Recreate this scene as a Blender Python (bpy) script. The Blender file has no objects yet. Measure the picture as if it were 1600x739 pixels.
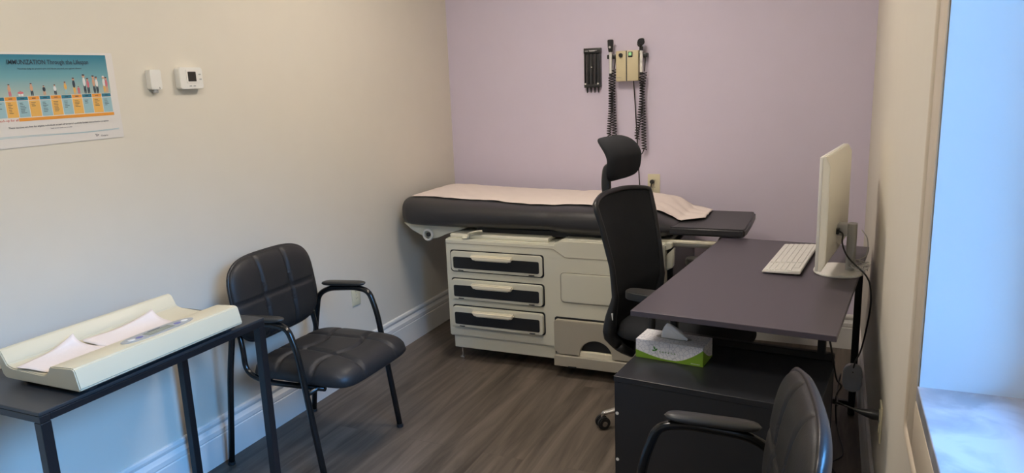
import bpy, bmesh, math, random
from mathutils import Vector, Matrix, Euler
random.seed(7)
PI = math.pi
S = bpy.context.scene
COL = S.collection

# ------------------------------------------------------------------ camera
YAW, PITCH, ROLL, FPX = -0.420849, 0.205962, -0.0383006, 1127.547
L, D, W = 2.2571, 4.1590, 0.1780          # left wall x=-L, lavender wall y=D, right wall x=W
CEIL, YB = 2.60, -1.60
cy_, sy_ = math.cos(YAW), math.sin(YAW)
fwd = Vector((sy_*math.cos(PITCH), cy_*math.cos(PITCH), -math.sin(PITCH)))
rt = Vector((cy_, -sy_, 0)); up = rt.cross(fwd)
r2 = rt*math.cos(ROLL)+up*math.sin(ROLL); u2 = -rt*math.sin(ROLL)+up*math.cos(ROLL)
cam = bpy.data.objects.new('camera', bpy.data.cameras.new('camera')); COL.objects.link(cam)
cam.matrix_world = Matrix(((r2.x, u2.x, -fwd.x, 0), (r2.y, u2.y, -fwd.y, 0), (r2.z, u2.z, -fwd.z, 1.48), (0, 0, 0, 1)))
cam.data.sensor_width = 36; cam.data.lens = 36*FPX/1600; cam.data.clip_start = 0.02
S.camera = cam

# ------------------------------------------------------------------ light and exposure
EXPOSURE = 0.0
SKY = 31.0
LAMP = 32.0
S.view_settings.view_transform = 'Standard'; S.view_settings.look = 'None'
S.view_settings.exposure = EXPOSURE; S.view_settings.gamma = 1; S.view_settings.use_curve_mapping = False
wd = bpy.data.worlds.new('sky'); S.world = wd; wd.use_nodes = True
wn = wd.node_tree.nodes; wl = wd.node_tree.links
bg = wn['Background']; tc = wn.new('ShaderNodeTexCoord'); sx = wn.new('ShaderNodeSeparateXYZ'); cr = wn.new('ShaderNodeValToRGB')
wl.new(tc.outputs['Generated'], sx.inputs[0]); mr = wn.new('ShaderNodeMapRange')
mr.inputs[1].default_value = -1; mr.inputs[2].default_value = 1
wl.new(sx.outputs['Z'], mr.inputs[0]); wl.new(mr.outputs[0], cr.inputs[0]); wl.new(cr.outputs[0], bg.inputs[0])
e = cr.color_ramp.elements
e[0].position = 0.0; e[0].color = (0.03, 0.035, 0.03, 1)
e[1].position = 1.0; e[1].color = (0.12, 0.40, 1.0, 1)
a = e.new(0.59); a.color = (0.030, 0.05, 0.06, 1)
a = e.new(0.69); a.color = (0.14, 0.46, 1.0, 1)
bg.inputs[1].default_value = SKY
WY0, WY1, WZ0, WZ1 = 0.25, 1.515, 0.878, 2.15       # window opening in the right wall
pl = bpy.data.lights.new('window_portal', 'AREA'); pl.shape = 'RECTANGLE'; pl.size = WZ1-WZ0; pl.size_y = WY1-WY0
pl.cycles.is_portal = True
po = bpy.data.objects.new('window_portal', pl); COL.objects.link(po)
po.location = (W+0.27, (WY0+WY1)/2, (WZ0+WZ1)/2); po.rotation_euler = (0, PI/2, 0)

# ------------------------------------------------------------------ materials
def mat(name, col, rough=0.5, metal=0.0, bump=0.0, bscale=200.0, var=0.0, vscale=8.0, spec=0.5, coat=0.0, trans=0.0):
    m = bpy.data.materials.new(name); m.use_nodes = True
    n = m.node_tree.nodes; l = m.node_tree.links; b = n['Principled BSDF']
    b.inputs['Base Color'].default_value = (*col, 1); b.inputs['Roughness'].default_value = rough
    b.inputs['Metallic'].default_value = metal; b.inputs['Specular IOR Level'].default_value = spec
    b.inputs['Coat Weight'].default_value = coat
    t = n.new('ShaderNodeTexCoord')
    ns = n.new('ShaderNodeTexNoise'); ns.inputs['Scale'].default_value = vscale; ns.inputs['Detail'].default_value = 3
    l.new(t.outputs['Object'], ns.inputs['Vector'])
    mx = n.new('ShaderNodeMix'); mx.data_type = 'RGBA'
    v = max(var, 0.02)
    mx.inputs[6].default_value = (*[c*(1-v) for c in col], 1); mx.inputs[7].default_value = (*[min(1, c*(1+v)) for c in col], 1)
    l.new(ns.outputs['Fac'], mx.inputs[0]); l.new(mx.outputs[2], b.inputs['Base Color'])
    if bump:
        n2 = n.new('ShaderNodeTexNoise'); n2.inputs['Scale'].default_value = bscale; n2.inputs['Detail'].default_value = 4
        l.new(t.outputs['Object'], n2.inputs['Vector'])
        bp = n.new('ShaderNodeBump'); bp.inputs['Strength'].default_value = bump; bp.inputs['Distance'].default_value = 0.002
        l.new(n2.outputs['Fac'], bp.inputs['Height']); l.new(bp.outputs[0], b.inputs['Normal'])
    return m
M = {}
M['wall'] = mat('wall_paint', (0.72, 0.675, 0.585), 0.75, bump=0.08, bscale=300, spec=0.3)
M['lavender'] = mat('lavender_paint', (0.69, 0.63, 0.76), 0.75, bump=0.08, bscale=300, spec=0.3)
M['trim'] = mat('white_trim_paint', (0.80, 0.78, 0.74), 0.4)
M['ceiling'] = mat('ceiling_paint', (0.82, 0.80, 0.76), 0.9)
M['cream'] = mat('cream_plastic', (0.70, 0.69, 0.58), 0.42, bump=0.04, bscale=500)
M['cream2'] = mat('taupe_cream_plastic', (0.42, 0.39, 0.32), 0.45, bump=0.04, bscale=500)
M['handle'] = mat('light_cream_plastic', (0.88, 0.82, 0.66), 0.35)
M['blackinset'] = mat('black_drawer_panel', (0.012, 0.013, 0.015), 0.45, bump=0.05)
M['blackvinyl'] = mat('black_vinyl', (0.034, 0.034, 0.038), 0.42, bump=0.12, bscale=260)
M['leather'] = mat('black_leatherette', (0.022, 0.021, 0.021), 0.46, spec=0.38, bump=0.2, bscale=220)
M['leathershell'] = mat('black_leatherette_back', (0.022, 0.021, 0.022), 0.33, bump=0.15, bscale=220)
M['blackmetal'] = mat('black_powder_metal', (0.012, 0.012, 0.014), 0.38)
M['blackgloss'] = mat('black_gloss_tube', (0.010, 0.010, 0.010), 0.18)
M['armpad'] = mat('black_arm_plastic', (0.030, 0.030, 0.028), 0.38, bump=0.05)
M['desktop'] = mat('dark_desk_laminate', (0.076, 0.066, 0.084), 0.38, bump=0.06, bscale=350)
M['tabletop'] = mat('charcoal_table_laminate', (0.035, 0.036, 0.038), 0.40, bump=0.05)
M['cabinet'] = mat('black_cabinet_laminate', (0.022, 0.024, 0.029), 0.33, bump=0.05)
M['fabric'] = mat('black_chair_fabric', (0.022, 0.024, 0.028), 0.85, bump=0.5, bscale=700, spec=0.25)
M['chrome'] = mat('polished_chrome', (0.75, 0.75, 0.76), 0.15, metal=1)
M['whiteplastic'] = mat('white_plastic', (0.80, 0.79, 0.75), 0.35)
M['monitorwhite'] = mat('monitor_white', (0.88, 0.85, 0.74), 0.38)
M['greyplastic'] = mat('grey_plastic', (0.36, 0.37, 0.37), 0.4)
M['adapter'] = mat('light_grey_plastic', (0.72, 0.73, 0.75), 0.45)
M['silver'] = mat('silver_plastic', (0.42, 0.43, 0.43), 0.35, metal=0.3)
M['scale'] = mat('scale_cream_plastic', (0.63, 0.57, 0.41), 0.40)
M['paper'] = mat('exam_paper', (0.80, 0.71, 0.66), 0.85, bump=0.25, bscale=60)
M['tissue'] = mat('tissue_paper', (0.90, 0.92, 0.96), 0.9, bump=0.2, bscale=200)
M['black'] = mat('black_plastic', (0.018, 0.019, 0.021), 0.4)
M['cord'] = mat('black_cord', (0.012, 0.012, 0.013), 0.4)
M['whitecord'] = mat('white_cord', (0.62, 0.62, 0.60), 0.4)
M['diag'] = mat('beige_plastic', (0.66, 0.58, 0.37), 0.45)
M['outlet'] = mat('almond_plastic', (0.72, 0.67, 0.48), 0.4)
M['casing'] = mat('cream_window_trim', (0.62, 0.54, 0.43), 0.45)
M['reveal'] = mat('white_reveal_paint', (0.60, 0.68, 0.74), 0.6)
M['vinylframe'] = mat('white_window_vinyl', (0.82, 0.82, 0.82), 0.35)
M['lcd'] = mat('lcd_glass', (0.22, 0.24, 0.18), 0.15)
M['darklcd'] = mat('dark_lcd', (0.035, 0.032, 0.028), 0.2)
M['purplebtn'] = mat('violet_button', (0.14, 0.14, 0.36), 0.4)
M['darkgrey'] = mat('dark_grey_plastic', (0.05, 0.05, 0.055), 0.35)
M['smoke'] = mat('smoky_plastic', (0.06, 0.055, 0.06), 0.15)
M['ink'] = mat('dark_print', (0.03, 0.045, 0.07), 0.6)
M['whiteink'] = mat('white_print', (0.75, 0.75, 0.75), 0.6)
M['sheet'] = mat('poster_sheet', (0.74, 0.71, 0.68), 0.35)
M['teal'] = mat('teal_print', (0.03, 0.20, 0.30), 0.4)
M['paleblue'] = mat('pale_blue_print', (0.33, 0.52, 0.58), 0.4)
M['orange'] = mat('orange_print', (0.80, 0.33, 0.05), 0.4)
M['yellow'] = mat('yellow_orange_print', (0.80, 0.46, 0.12), 0.4)
M['red'] = mat('red_print', (0.55, 0.08, 0.04), 0.4)
M['green'] = mat('green_carton_print', (0.20, 0.36, 0.03), 0.4)
M['leaf'] = mat('dark_green_print', (0.05, 0.22, 0.03), 0.4)
M['skin'] = mat('figure_skin_print', (0.62, 0.36, 0.24), 0.4)
M['pink'] = mat('figure_pink_print', (0.62, 0.18, 0.22), 0.4)
M['steel'] = mat('brushed_steel', (0.55, 0.55, 0.53), 0.3, metal=0.8)

def floor_mat():
    m = bpy.data.materials.new('dark_plank_floor'); m.use_nodes = True
    n = m.node_tree.nodes; l = m.node_tree.links; b = n['Principled BSDF']
    t = n.new('ShaderNodeTexCoord'); sp = n.new('ShaderNodeSeparateXYZ'); cb = n.new('ShaderNodeCombineXYZ')
    l.new(t.outputs['Object'], sp.inputs[0]); l.new(sp.outputs['Y'], cb.inputs['X']); l.new(sp.outputs['X'], cb.inputs['Y'])
    br = n.new('ShaderNodeTexBrick'); br.offset = 0.37; br.offset_frequency = 2
    br.inputs['Scale'].default_value = 1; br.inputs['Brick Width'].default_value = 1.22; br.inputs['Row Height'].default_value = 0.18
    br.inputs['Mortar Size'].default_value = 0.0011; br.inputs['Mortar Smooth'].default_value = 0.1; br.inputs['Bias'].default_value = 0
    br.inputs['Color1'].default_value = (0.0, 0.0, 0.0, 1); br.inputs['Color2'].default_value = (1, 1, 1, 1); br.inputs['Mortar'].default_value = (0.5, 0.5, 0.5, 1)
    l.new(cb.outputs[0], br.inputs['Vector'])
    # grain: noise stretched along y and shifted per plank
    mp = n.new('ShaderNodeMapping'); mp.inputs['Scale'].default_value = (1.3, 16, 1)
    l.new(cb.outputs[0], mp.inputs['Vector'])
    ad = n.new('ShaderNodeVectorMath'); ad.operation = 'ADD'
    sc = n.new('ShaderNodeVectorMath'); sc.operation = 'SCALE'; sc.inputs['Scale'].default_value = 7.0
    l.new(br.outputs['Color'], sc.inputs[0]); l.new(mp.outputs[0], ad.inputs[0]); l.new(sc.outputs[0], ad.inputs[1])
    g = n.new('ShaderNodeTexNoise'); g.inputs['Scale'].default_value = 1.0; g.inputs['Detail'].default_value = 8; g.inputs['Roughness'].default_value = 0.62
    g.inputs['Distortion'].default_value = 0.7
    l.new(ad.outputs[0], g.inputs['Vector'])
    cr = n.new('ShaderNodeValToRGB'); el = cr.color_ramp.elements
    el[0].position = 0.30; el[0].color = (0.068, 0.055, 0.043, 1); el[1].position = 0.72; el[1].color = (0.225, 0.183, 0.148, 1)
    l.new(g.outputs['Fac'], cr.inputs[0])
    mx = n.new('ShaderNodeMix'); mx.data_type = 'RGBA'; mx.blend_type = 'MULTIPLY'; mx.inputs[0].default_value = 0.22
    l.new(cr.outputs[0], mx.inputs[6]); l.new(br.outputs['Color'], mx.inputs[7])
    mo = n.new('ShaderNodeMix'); mo.data_type = 'RGBA'; mo.inputs[7].default_value = (0.10, 0.08, 0.065, 1)
    l.new(br.outputs['Fac'], mo.inputs[0]); l.new(mx.outputs[2], mo.inputs[6]); l.new(mo.outputs[2], b.inputs['Base Color'])
    b.inputs['Roughness'].default_value = 0.48; b.inputs['Specular IOR Level'].default_value = 0.4
    bp = n.new('ShaderNodeBump'); bp.inputs['Strength'].default_value = 0.12; bp.inputs['Distance'].default_value = 0.003
    l.new(g.outputs['Fac'], bp.inputs['Height']); l.new(bp.outputs[0], b.inputs['Normal'])
    return m
M['floor'] = floor_mat()

def two_tone(name, c1, c2, scale, rough=0.35, lo=0.4, hi=0.6, kind='noise', detail=6):
    m = bpy.data.materials.new(name); m.use_nodes = True
    n = m.node_tree.nodes; l = m.node_tree.links; b = n['Principled BSDF']
    t = n.new('ShaderNodeTexCoord')
    if kind == 'noise':
        g = n.new('ShaderNodeTexNoise'); g.inputs['Detail'].default_value = detail; g.inputs['Distortion'].default_value = 0.6
        out = g.outputs['Fac']
    else:
        g = n.new('ShaderNodeTexVoronoi'); g.feature = 'DISTANCE_TO_EDGE'; out = g.outputs['Distance']
    g.inputs['Scale'].default_value = scale
    l.new(t.outputs['Object'], g.inputs['Vector'])
    cr = n.new('ShaderNodeValToRGB'); el = cr.color_ramp.elements
    el[0].position = lo; el[0].color = (*c1, 1); el[1].position = hi; el[1].color = (*c2, 1)
    l.new(out, cr.inputs[0]); l.new(cr.outputs[0], b.inputs['Base Color']); b.inputs['Roughness'].default_value = rough
    return m
M['marble'] = two_tone('grey_veined_stone', (0.27, 0.28, 0.31), (0.42, 0.42, 0.46), 9, 0.3, 0.36, 0.55)
M['carton'] = two_tone('white_carton_lace', (0.50, 0.52, 0.60), (0.80, 0.80, 0.84), 75, 0.5, 0.0, 0.09, 'vor')

def gradient_print():
    m = bpy.data.materials.new('poster_blue_print'); m.use_nodes = True
    n = m.node_tree.nodes; l = m.node_tree.links; b = n['Principled BSDF']
    t = n.new('ShaderNodeTexCoord'); s = n.new('ShaderNodeSeparateXYZ'); r = n.new('ShaderNodeMapRange'); cr = n.new('ShaderNodeValToRGB')
    l.new(t.outputs['Object'], s.inputs[0]); l.new(s.outputs['Z'], r.inputs[0]); r.inputs[1].default_value = 0.015; r.inputs[2].default_value = 0.135
    l.new(r.outputs[0], cr.inputs[0]); el = cr.color_ramp.elements
    el[0].color = (0.40, 0.50, 0.47, 1); el[1].color = (0.02, 0.19, 0.29, 1); k = el.new(0.45); k.color = (0.16, 0.37, 0.43, 1)
    l.new(cr.outputs[0], b.inputs['Base Color']); b.inputs['Roughness'].default_value = 0.4
    return m
M['posterblue'] = gradient_print()

def glass_mat():
    m = bpy.data.materials.new('thin_glass'); m.use_nodes = True
    n = m.node_tree.nodes; l = m.node_tree.links; n.remove(n['Principled BSDF']); o = n['Material Output']
    tr = n.new('ShaderNodeBsdfTransparent'); gl = n.new('ShaderNodeBsdfGlossy'); gl.inputs['Roughness'].default_value = 0.02
    fr = n.new('ShaderNodeFresnel'); fr.inputs[0].default_value = 1.3; mx = n.new('ShaderNodeMixShader')
    l.new(fr.outputs[0], mx.inputs[0]); l.new(tr.outputs[0], mx.inputs[1]); l.new(gl.outputs[0], mx.inputs[2]); l.new(mx.outputs[0], o.inputs[0])
    return m
M['glass'] = glass_mat()

def mesh_fabric():
    m = bpy.data.materials.new('black_mesh_fabric'); m.use_nodes = True
    n = m.node_tree.nodes; l = m.node_tree.links; b = n['Principled BSDF']; o = n['Material Output']
    b.inputs['Base Color'].default_value = (0.024, 0.027, 0.031, 1); b.inputs['Roughness'].default_value = 0.8; b.inputs['Specular IOR Level'].default_value = 0.25
    t = n.new('ShaderNodeTexCoord'); w = n.new('ShaderNodeTexVoronoi'); w.inputs['Scale'].default_value = 420
    l.new(t.outputs['Object'], w.inputs['Vector'])
    th = n.new('ShaderNodeMath'); th.operation = 'LESS_THAN'; th.inputs[1].default_value = 0.22; l.new(w.outputs['Distance'], th.inputs[0])
    ml = n.new('ShaderNodeMath'); ml.operation = 'MULTIPLY'; ml.inputs[1].default_value = 0.45; l.new(th.outputs[0], ml.inputs[0])
    tr = n.new('ShaderNodeBsdfTransparent'); mx = n.new('ShaderNodeMixShader')
    l.new(ml.outputs[0], mx.inputs[0]); l.new(b.outputs[0], mx.inputs[1]); l.new(tr.outputs[0], mx.inputs[2]); l.new(mx.outputs[0], o.inputs[0])
    return m
M['mesh'] = mesh_fabric()

def emit(name, col, st):
    m = bpy.data.materials.new(name); m.use_nodes = True
    b = m.node_tree.nodes['Principled BSDF']; b.inputs['Base Color'].default_value = (*col, 1)
    b.inputs['Emission Color'].default_value = (*col, 1); b.inputs['Emission Strength'].default_value = st
    return m
M['lamp'] = emit('lamp_diffuser', (1.0, 0.885, 0.76), LAMP)
M['greenlamp'] = emit('lit_green_switch', (0.30, 0.60, 0.28), 0.35)

# ------------------------------------------------------------------ geometry helpers
def link(name, me, m, parent=None, smooth=False, loc=None, rot=None):
    ms = m if isinstance(m, (list, tuple)) else [m]
    for x in ms: me.materials.append(x)
    if smooth:
        for p in me.polygons: p.use_smooth = True
    o = bpy.data.objects.new(name, me); COL.objects.link(o)
    if parent: o.parent = parent
    if loc is not None: o.location = loc
    if rot is not None: o.rotation_euler = rot
    return o
def obj(name, bm, m, parent=None, smooth=False, loc=None, rot=None, auto=False):
    bmesh.ops.recalc_face_normals(bm, faces=bm.faces)
    me = bpy.data.meshes.new(name); bm.to_mesh(me); bm.free()
    o = link(name, me, m, parent, smooth or auto, loc, rot)
    if auto:
        me.set_sharp_from_angle(angle=math.radians(38))
    return o
def thing(name, label, cat, loc=(0, 0, 0), rz=0, group=None):
    o = bpy.data.objects.new(name, None); COL.objects.link(o); o.location = loc; o.rotation_euler = (0, 0, rz)
    o.empty_display_size = 0.05
    return tag(o, label, cat, group)
def tag(o, label, cat, group=None):
    o['label'] = label; o['category'] = cat
    if group: o['group'] = group
    return o
def struct(o): o['kind'] = 'structure'; return o
def B(): return bmesh.new()
def box(bm, x0, x1, y0, y1, z0, z1, bev=0.0, seg=2, mat_i=0):
    t = bmesh.new(); r = bmesh.ops.create_cube(t, size=1)
    for v in t.verts: v.co = Vector((x0+(v.co.x+.5)*(x1-x0), y0+(v.co.y+.5)*(y1-y0), z0+(v.co.z+.5)*(z1-z0)))
    if bev: bmesh.ops.bevel(t, geom=t.edges[:], offset=bev, segments=seg, affect='EDGES', profile=0.5)
    add(bm, t, mat_i); return bm
def add(bm, t, mat_i=0, mtx=None):
    if mtx is not None: bmesh.ops.transform(t, matrix=mtx, verts=t.verts)
    for f in t.faces: f.material_index = mat_i
    me = bpy.data.meshes.new('t'); t.to_mesh(me); t.free(); bm.from_mesh(me); bpy.data.meshes.remove(me)
def catmull(pts, n=8):
    P = [Vector(p) for p in pts]; P = [P[0]*2-P[1]]+P+[P[-1]*2-P[-2]]; out = []
    for i in range(1, len(P)-2):
        for k in range(n):
            t = k/n; a, b, c, d = P[i-1], P[i], P[i+1], P[i+2]
            out.append(0.5*((2*b)+(c-a)*t+(2*a-5*b+4*c-d)*t*t+(3*b-a-3*c+d)*t**3))
    out.append(P[-2]); return out
def fillet(pts, r, n=6):
    P = [Vector(p) for p in pts]; out = [P[0]]
    for i in range(1, len(P)-1):
        a, b, c = P[i-1], P[i], P[i+1]; u = (a-b); v = (c-b); ru = min(r, u.length*.48, v.length*.48)
        p0 = b+u.normalized()*ru; p1 = b+v.normalized()*ru
        for k in range(n+1):
            t = k/n; out.append((1-t)**2*p0+2*t*(1-t)*b+t*t*p1)
    out.append(P[-1]); return out
def tube(bm, pts, r, seg=10, mat_i=0, flat=(1, 1), cap=True):
    P = [Vector(p) for p in pts]; N = len(P); rs = r if isinstance(r, (list, tuple)) else [r]*N
    T = []
    for i in range(N):
        d = P[min(i+1, N-1)]-P[max(i-1, 0)]; T.append(d.normalized())
    ref = Vector((0, 0, 1)) if abs(T[0].z) < .9 else Vector((0, 1, 0))
    nrm = T[0].cross(ref).normalized(); rings = []
    for i in range(N):
        nrm = (nrm-T[i]*nrm.dot(T[i])).normalized(); bn = T[i].cross(nrm)
        rings.append([bm.verts.new(P[i]+(nrm*math.cos(2*PI*k/seg)*flat[0]+bn*math.sin(2*PI*k/seg)*flat[1])*rs[i]) for k in range(seg)])
    for i in range(N-1):
        for k in range(seg):
            f = bm.faces.new((rings[i][k], rings[i][(k+1) % seg], rings[i+1][(k+1) % seg], rings[i+1][k])); f.material_index = mat_i
    if cap:
        for rg in (rings[0], rings[-1]):
            f = bm.faces.new(rg); f.material_index = mat_i
    return bm
def sqbar(bm, a, b, w, h=None, mat_i=0):
    """square-section bar between two points"""
    a, b = Vector(a), Vector(b); h = h or w; d = (b-a); z = d.normalized()
    x = Vector((1, 0, 0)) if abs(z.x) < .9 else Vector((0, 1, 0)); y = z.cross(x).normalized(); x = y.cross(z)
    t = bmesh.new(); bmesh.ops.create_cube(t, size=1)
    for v in t.verts: v.co = a+d*(v.co.z+.5)+x*v.co.x*w+y*v.co.y*h
    bmesh.ops.bevel(t, geom=t.edges[:], offset=min(w, h)*.12, segments=1, affect='EDGES'); add(bm, t, mat_i)
def cyl(bm, c, r, h, axis='z', seg=24, r2=None, bev=0.0, mat_i=0):
    t = bmesh.new(); bmesh.ops.create_cone(t, cap_ends=True, segments=seg, radius1=r, radius2=r if r2 is None else r2, depth=h)
    if bev:
        ed = [e for e in t.edges if abs(e.verts[0].co.z-e.verts[1].co.z) < 1e-6]
        bmesh.ops.bevel(t, geom=ed, offset=bev, segments=2, affect='EDGES')
    R = Matrix.Identity(4)
    if axis == 'x': R = Matrix.Rotation(PI/2, 4, 'Y')
    if axis == 'y': R = Matrix.Rotation(-PI/2, 4, 'X')
    add(bm, t, mat_i, Matrix.Translation(c) @ R)
def prism(bm, poly, d0, d1, plane='xz', bev=0.0, mat_i=0, seg=2):
    """extrude a 2-D polygon along the third axis"""
    t = bmesh.new()
    def mk(p, d):
        return {'xz': (p[0], d, p[1]), 'xy': (p[0], p[1], d), 'yz': (d, p[0], p[1])}[plane]
    a = [t.verts.new(mk(p, d0)) for p in poly]; b = [t.verts.new(mk(p, d1)) for p in poly]; n = len(poly)
    t.faces.new(a); t.faces.new(b[::-1])
    for i in range(n): t.faces.new((a[i], a[(i+1) % n], b[(i+1) % n], b[i]))
    bmesh.ops.recalc_face_normals(t, faces=t.faces)
    if bev:
        bmesh.ops.bevel(t, geom=t.edges[:], offset=bev, segments=seg, affect='EDGES', clamp_overlap=True)
    add(bm, t, mat_i)
def rrect(x0, x1, z0, z1, r, n=5):
    out = []
    for cx, cz, a0 in ((x1-r, z1-r, 0), (x0+r, z1-r, 90), (x0+r, z0+r, 180), (x1-r, z0+r, 270)):
        for k in range(n+1):
            a = math.radians(a0+90*k/n); out.append((cx+r*math.cos(a), cz+r*math.sin(a)))
    return out
def grid(bm, nu, nv, fn, mat_i=0, close_u=False):
    V = [[bm.verts.new(fn(i/nu, j/nv)) for j in range(nv+1)] for i in range(nu if close_u else nu+1)]
    for i in range(nu):
        for j in range(nv):
            f = bm.faces.new((V[i][j], V[(i+1) % len(V)][j], V[(i+1) % len(V)][j+1], V[i][j+1])); f.material_index = mat_i
    return V
def pad(bm, w, h, t, place, n=36, exp=5.0, us=(), vs=(), crease=0.008, cw=0.010, back=0.25, edge=6.0, seamfn=None):
    """puffed upholstered pad: place(u, v, d) maps width / height / thickness to 3-D; us, vs are stitched creases"""
    def shp(i, j, side):
        s, q = -1+2*i/n, -1+2*j/n
        s = math.copysign(abs(s)**0.8, s); q = math.copysign(abs(q)**0.8, q)
        r = max(abs(s), abs(q))
        if r > 1e-9:
            a, b = abs(s)/r, abs(q)/r; k = (a**exp+b**exp)**(-1/exp)
        else: k = 1
        x, y = s*k*w/2, q*k*h/2
        puff = (1-min(1, r)**edge)**0.5 if r < 1 else 0
        if side > 0:
            d = t*puff
            c = 0
            for u0 in us: c = max(c, math.exp(-((x-u0)/cw)**2))
            for v0 in vs: c = max(c, math.exp(-((y-v0)/cw)**2))
            if seamfn: c = max(c, seamfn(x, y, cw))
            d -= crease*c*min(1, puff*1.2)
        else: d = -t*back*puff
        return place(x, y, d)
    F = [[bm.verts.new(shp(i, j, 1)) for j in range(n+1)] for i in range(n+1)]
    K = [[F[i][j] if i in (0, n) or j in (0, n) else bm.verts.new(shp(i, j, -1)) for j in range(n+1)] for i in range(n+1)]
    for i in range(n):
        for j in range(n):
            bm.faces.new((F[i][j], F[i+1][j], F[i+1][j+1], F[i][j+1]))
            bm.faces.new((K[i][j], K[i][j+1], K[i+1][j+1], K[i+1][j]))
def text(name, body, w, h, m, parent, origin, right=(0, 1, 0), upv=(0, 0, 1), bold=0.012):
    cu = bpy.data.curves.new('t', 'FONT'); cu.body = body; cu.offset = bold; cu.resolution_u = 2
    o = bpy.data.objects.new('t', cu); COL.objects.link(o)
    dg = bpy.context.evaluated_depsgraph_get(); dg.update()
    me = bpy.data.meshes.new_from_object(o.evaluated_get(dg)); bpy.data.objects.remove(o); bpy.data.curves.remove(cu)
    xs = [v.co.x for v in me.vertices]; ys = [v.co.y for v in me.vertices]
    x0, x1, y0, y1 = min(xs), max(xs), min(ys), max(ys)
    R, U, O = Vector(right), Vector(upv), Vector(origin)
    me.materials.clear()
    for v in me.vertices:
        a = (v.co.x-x0)/(x1-x0)*w; b = (v.co.y-y0)/(y1-y0)*h; v.co = O+R*a+U*b
    return link(name, me, m, parent)
def coil(bm, pts, R, turns, r=0.0022, seg=6, per=10):
    C = catmull(pts, 24); N = turns*per
    cum = [0]
    for i in range(1, len(C)): cum.append(cum[-1]+(C[i]-C[i-1]).length)
    out = []; j = 0
    for k in range(N+1):
        s = cum[-1]*k/N
        while j < len(C)-2 and cum[j+1] < s: j += 1
        t = (s-cum[j])/max(1e-9, cum[j+1]-cum[j]); p = C[j].lerp(C[j+1], t); T = (C[j+1]-C[j]).normalized()
        n1 = T.cross(Vector((0, 1, 0))).normalized(); n2 = T.cross(n1)
        a = 2*PI*k/per; out.append(p+(n1*math.cos(a)+n2*math.sin(a))*R)
    tube(bm, out, r, seg)
def copy_tree(o, parent=None):
    c = o.copy(); COL.objects.link(c)
    if parent: c.parent = parent
    for ch in list(o.children): copy_tree(ch, c)
    return c

# ------------------------------------------------------------------ room shell
T = 0.12
bm = B(); box(bm, -L-T, W+0.50, YB-T, D+T, -0.1, 0); struct(obj('floor', bm, M['floor']))
bm = B(); box(bm, -L-T, W+0.50, YB-T, D+T, CEIL, CEIL+0.1); struct(obj('ceiling', bm, M['ceiling']))
bm = B(); box(bm, -L-T, -L, YB-T, D+T, 0, CEIL); struct(obj('wall_left', bm, M['wall']))
bm = B(); box(bm, -L, W, D, D+T, 0, CEIL); struct(obj('wall_back', bm, M['lavender']))
bm = B(); box(bm, -L, W, YB-T, YB, 0, CEIL); struct(obj('wall_front', bm, M['wall']))
bm = B(); WT = 0.30
box(bm, W, W+WT, YB-T, WY0, 0, CEIL); box(bm, W, W+WT, WY1, D+T, 0, CEIL)
box(bm, W, W+WT, WY0, WY1, 0, WZ0-0.03); box(bm, W, W+WT, WY0, WY1, WZ1, CEIL)
struct(obj('wall_right', bm, M['wall']))

# baseboards: moulded profile, depth d and height z
BP = [(0, 0), (0.016, 0), (0.016, 0.118), (0.013, 0.122), (0.016, 0.128), (0.016, 0.146), (0.012, 0.152), (0.006, 0.164), (0.010, 0.170), (0.013, 0.180), (0.011, 0.190), (0.005, 0.194), (0, 0.194)]
def base(name, a, b, inward):
    a, b, n = Vector(a), Vector(b), Vector(inward); bm = B()
    A = [bm.verts.new(a+n*p[0]+Vector((0, 0, p[1]))) for p in BP]; Z = [bm.verts.new(b+n*p[0]+Vector((0, 0, p[1]))) for p in BP]
    for i in range(len(BP)-1): bm.faces.new((A[i], A[i+1], Z[i+1], Z[i]))
    bm.faces.new(A); bm.faces.new(Z)
    return struct(obj(name, bm, M['trim']))
base('baseboard_left', (-L, YB, 0), (-L, D, 0), (1, 0, 0))
base('baseboard_back', (-L, D, 0), (W, D, 0), (0, -1, 0))
base('baseboard_right', (W, D, 0), (W, YB, 0), (-1, 0, 0))
base('baseboard_front', (W, YB, 0), (-L, YB, 0), (0, 1, 0))

# window: stone sill, painted reveals, vinyl frame, glass, cream casing
win = thing('window_1', '', ''); struct(win); del win['label']; del win['category']
bm = B(); box(bm, W-0.004, W+WT, WY0, WY1, WZ0-0.03, WZ0, 0.002); obj('window_sill', bm, M['marble'], win)
bm = B()
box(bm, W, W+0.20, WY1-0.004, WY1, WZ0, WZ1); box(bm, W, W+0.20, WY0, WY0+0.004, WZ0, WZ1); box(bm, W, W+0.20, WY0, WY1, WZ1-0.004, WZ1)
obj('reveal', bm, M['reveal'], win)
bm = B(); fx0, fx1 = W+0.20, W+0.26
box(bm, fx0, fx1, WY0, WY0+0.05, WZ0, WZ1, .004); box(bm, fx0, fx1, WY1-0.05, WY1, WZ0, WZ1, .004)
box(bm, fx0, fx1, WY0+.05, WY1-.05, WZ0, WZ0+.05, .004); box(bm, fx0, fx1, WY0+.05, WY1-.05, WZ1-.05, WZ1, .004)
mid = (WY0+WY1)/2; box(bm, fx0, fx1, mid-.02, mid+.02, WZ0+.05, WZ1-.05, .004)
obj('window_frame', bm, M['vinylframe'], win)
bm = B(); box(bm, fx0+.028, fx0+.032, WY0+.05, WY1-.05, WZ0+.05, WZ1-.05); obj('window_pane', bm, M['glass'], win)
bm = B(); cw, ct = 0.105, 0.005
box(bm, W-ct, W, WY1, WY1+cw, WZ0-cw-.03, WZ1+cw, .003); box(bm, W-ct, W, WY0-cw, WY0, WZ0-cw-.03, WZ1+cw, .003)
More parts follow.
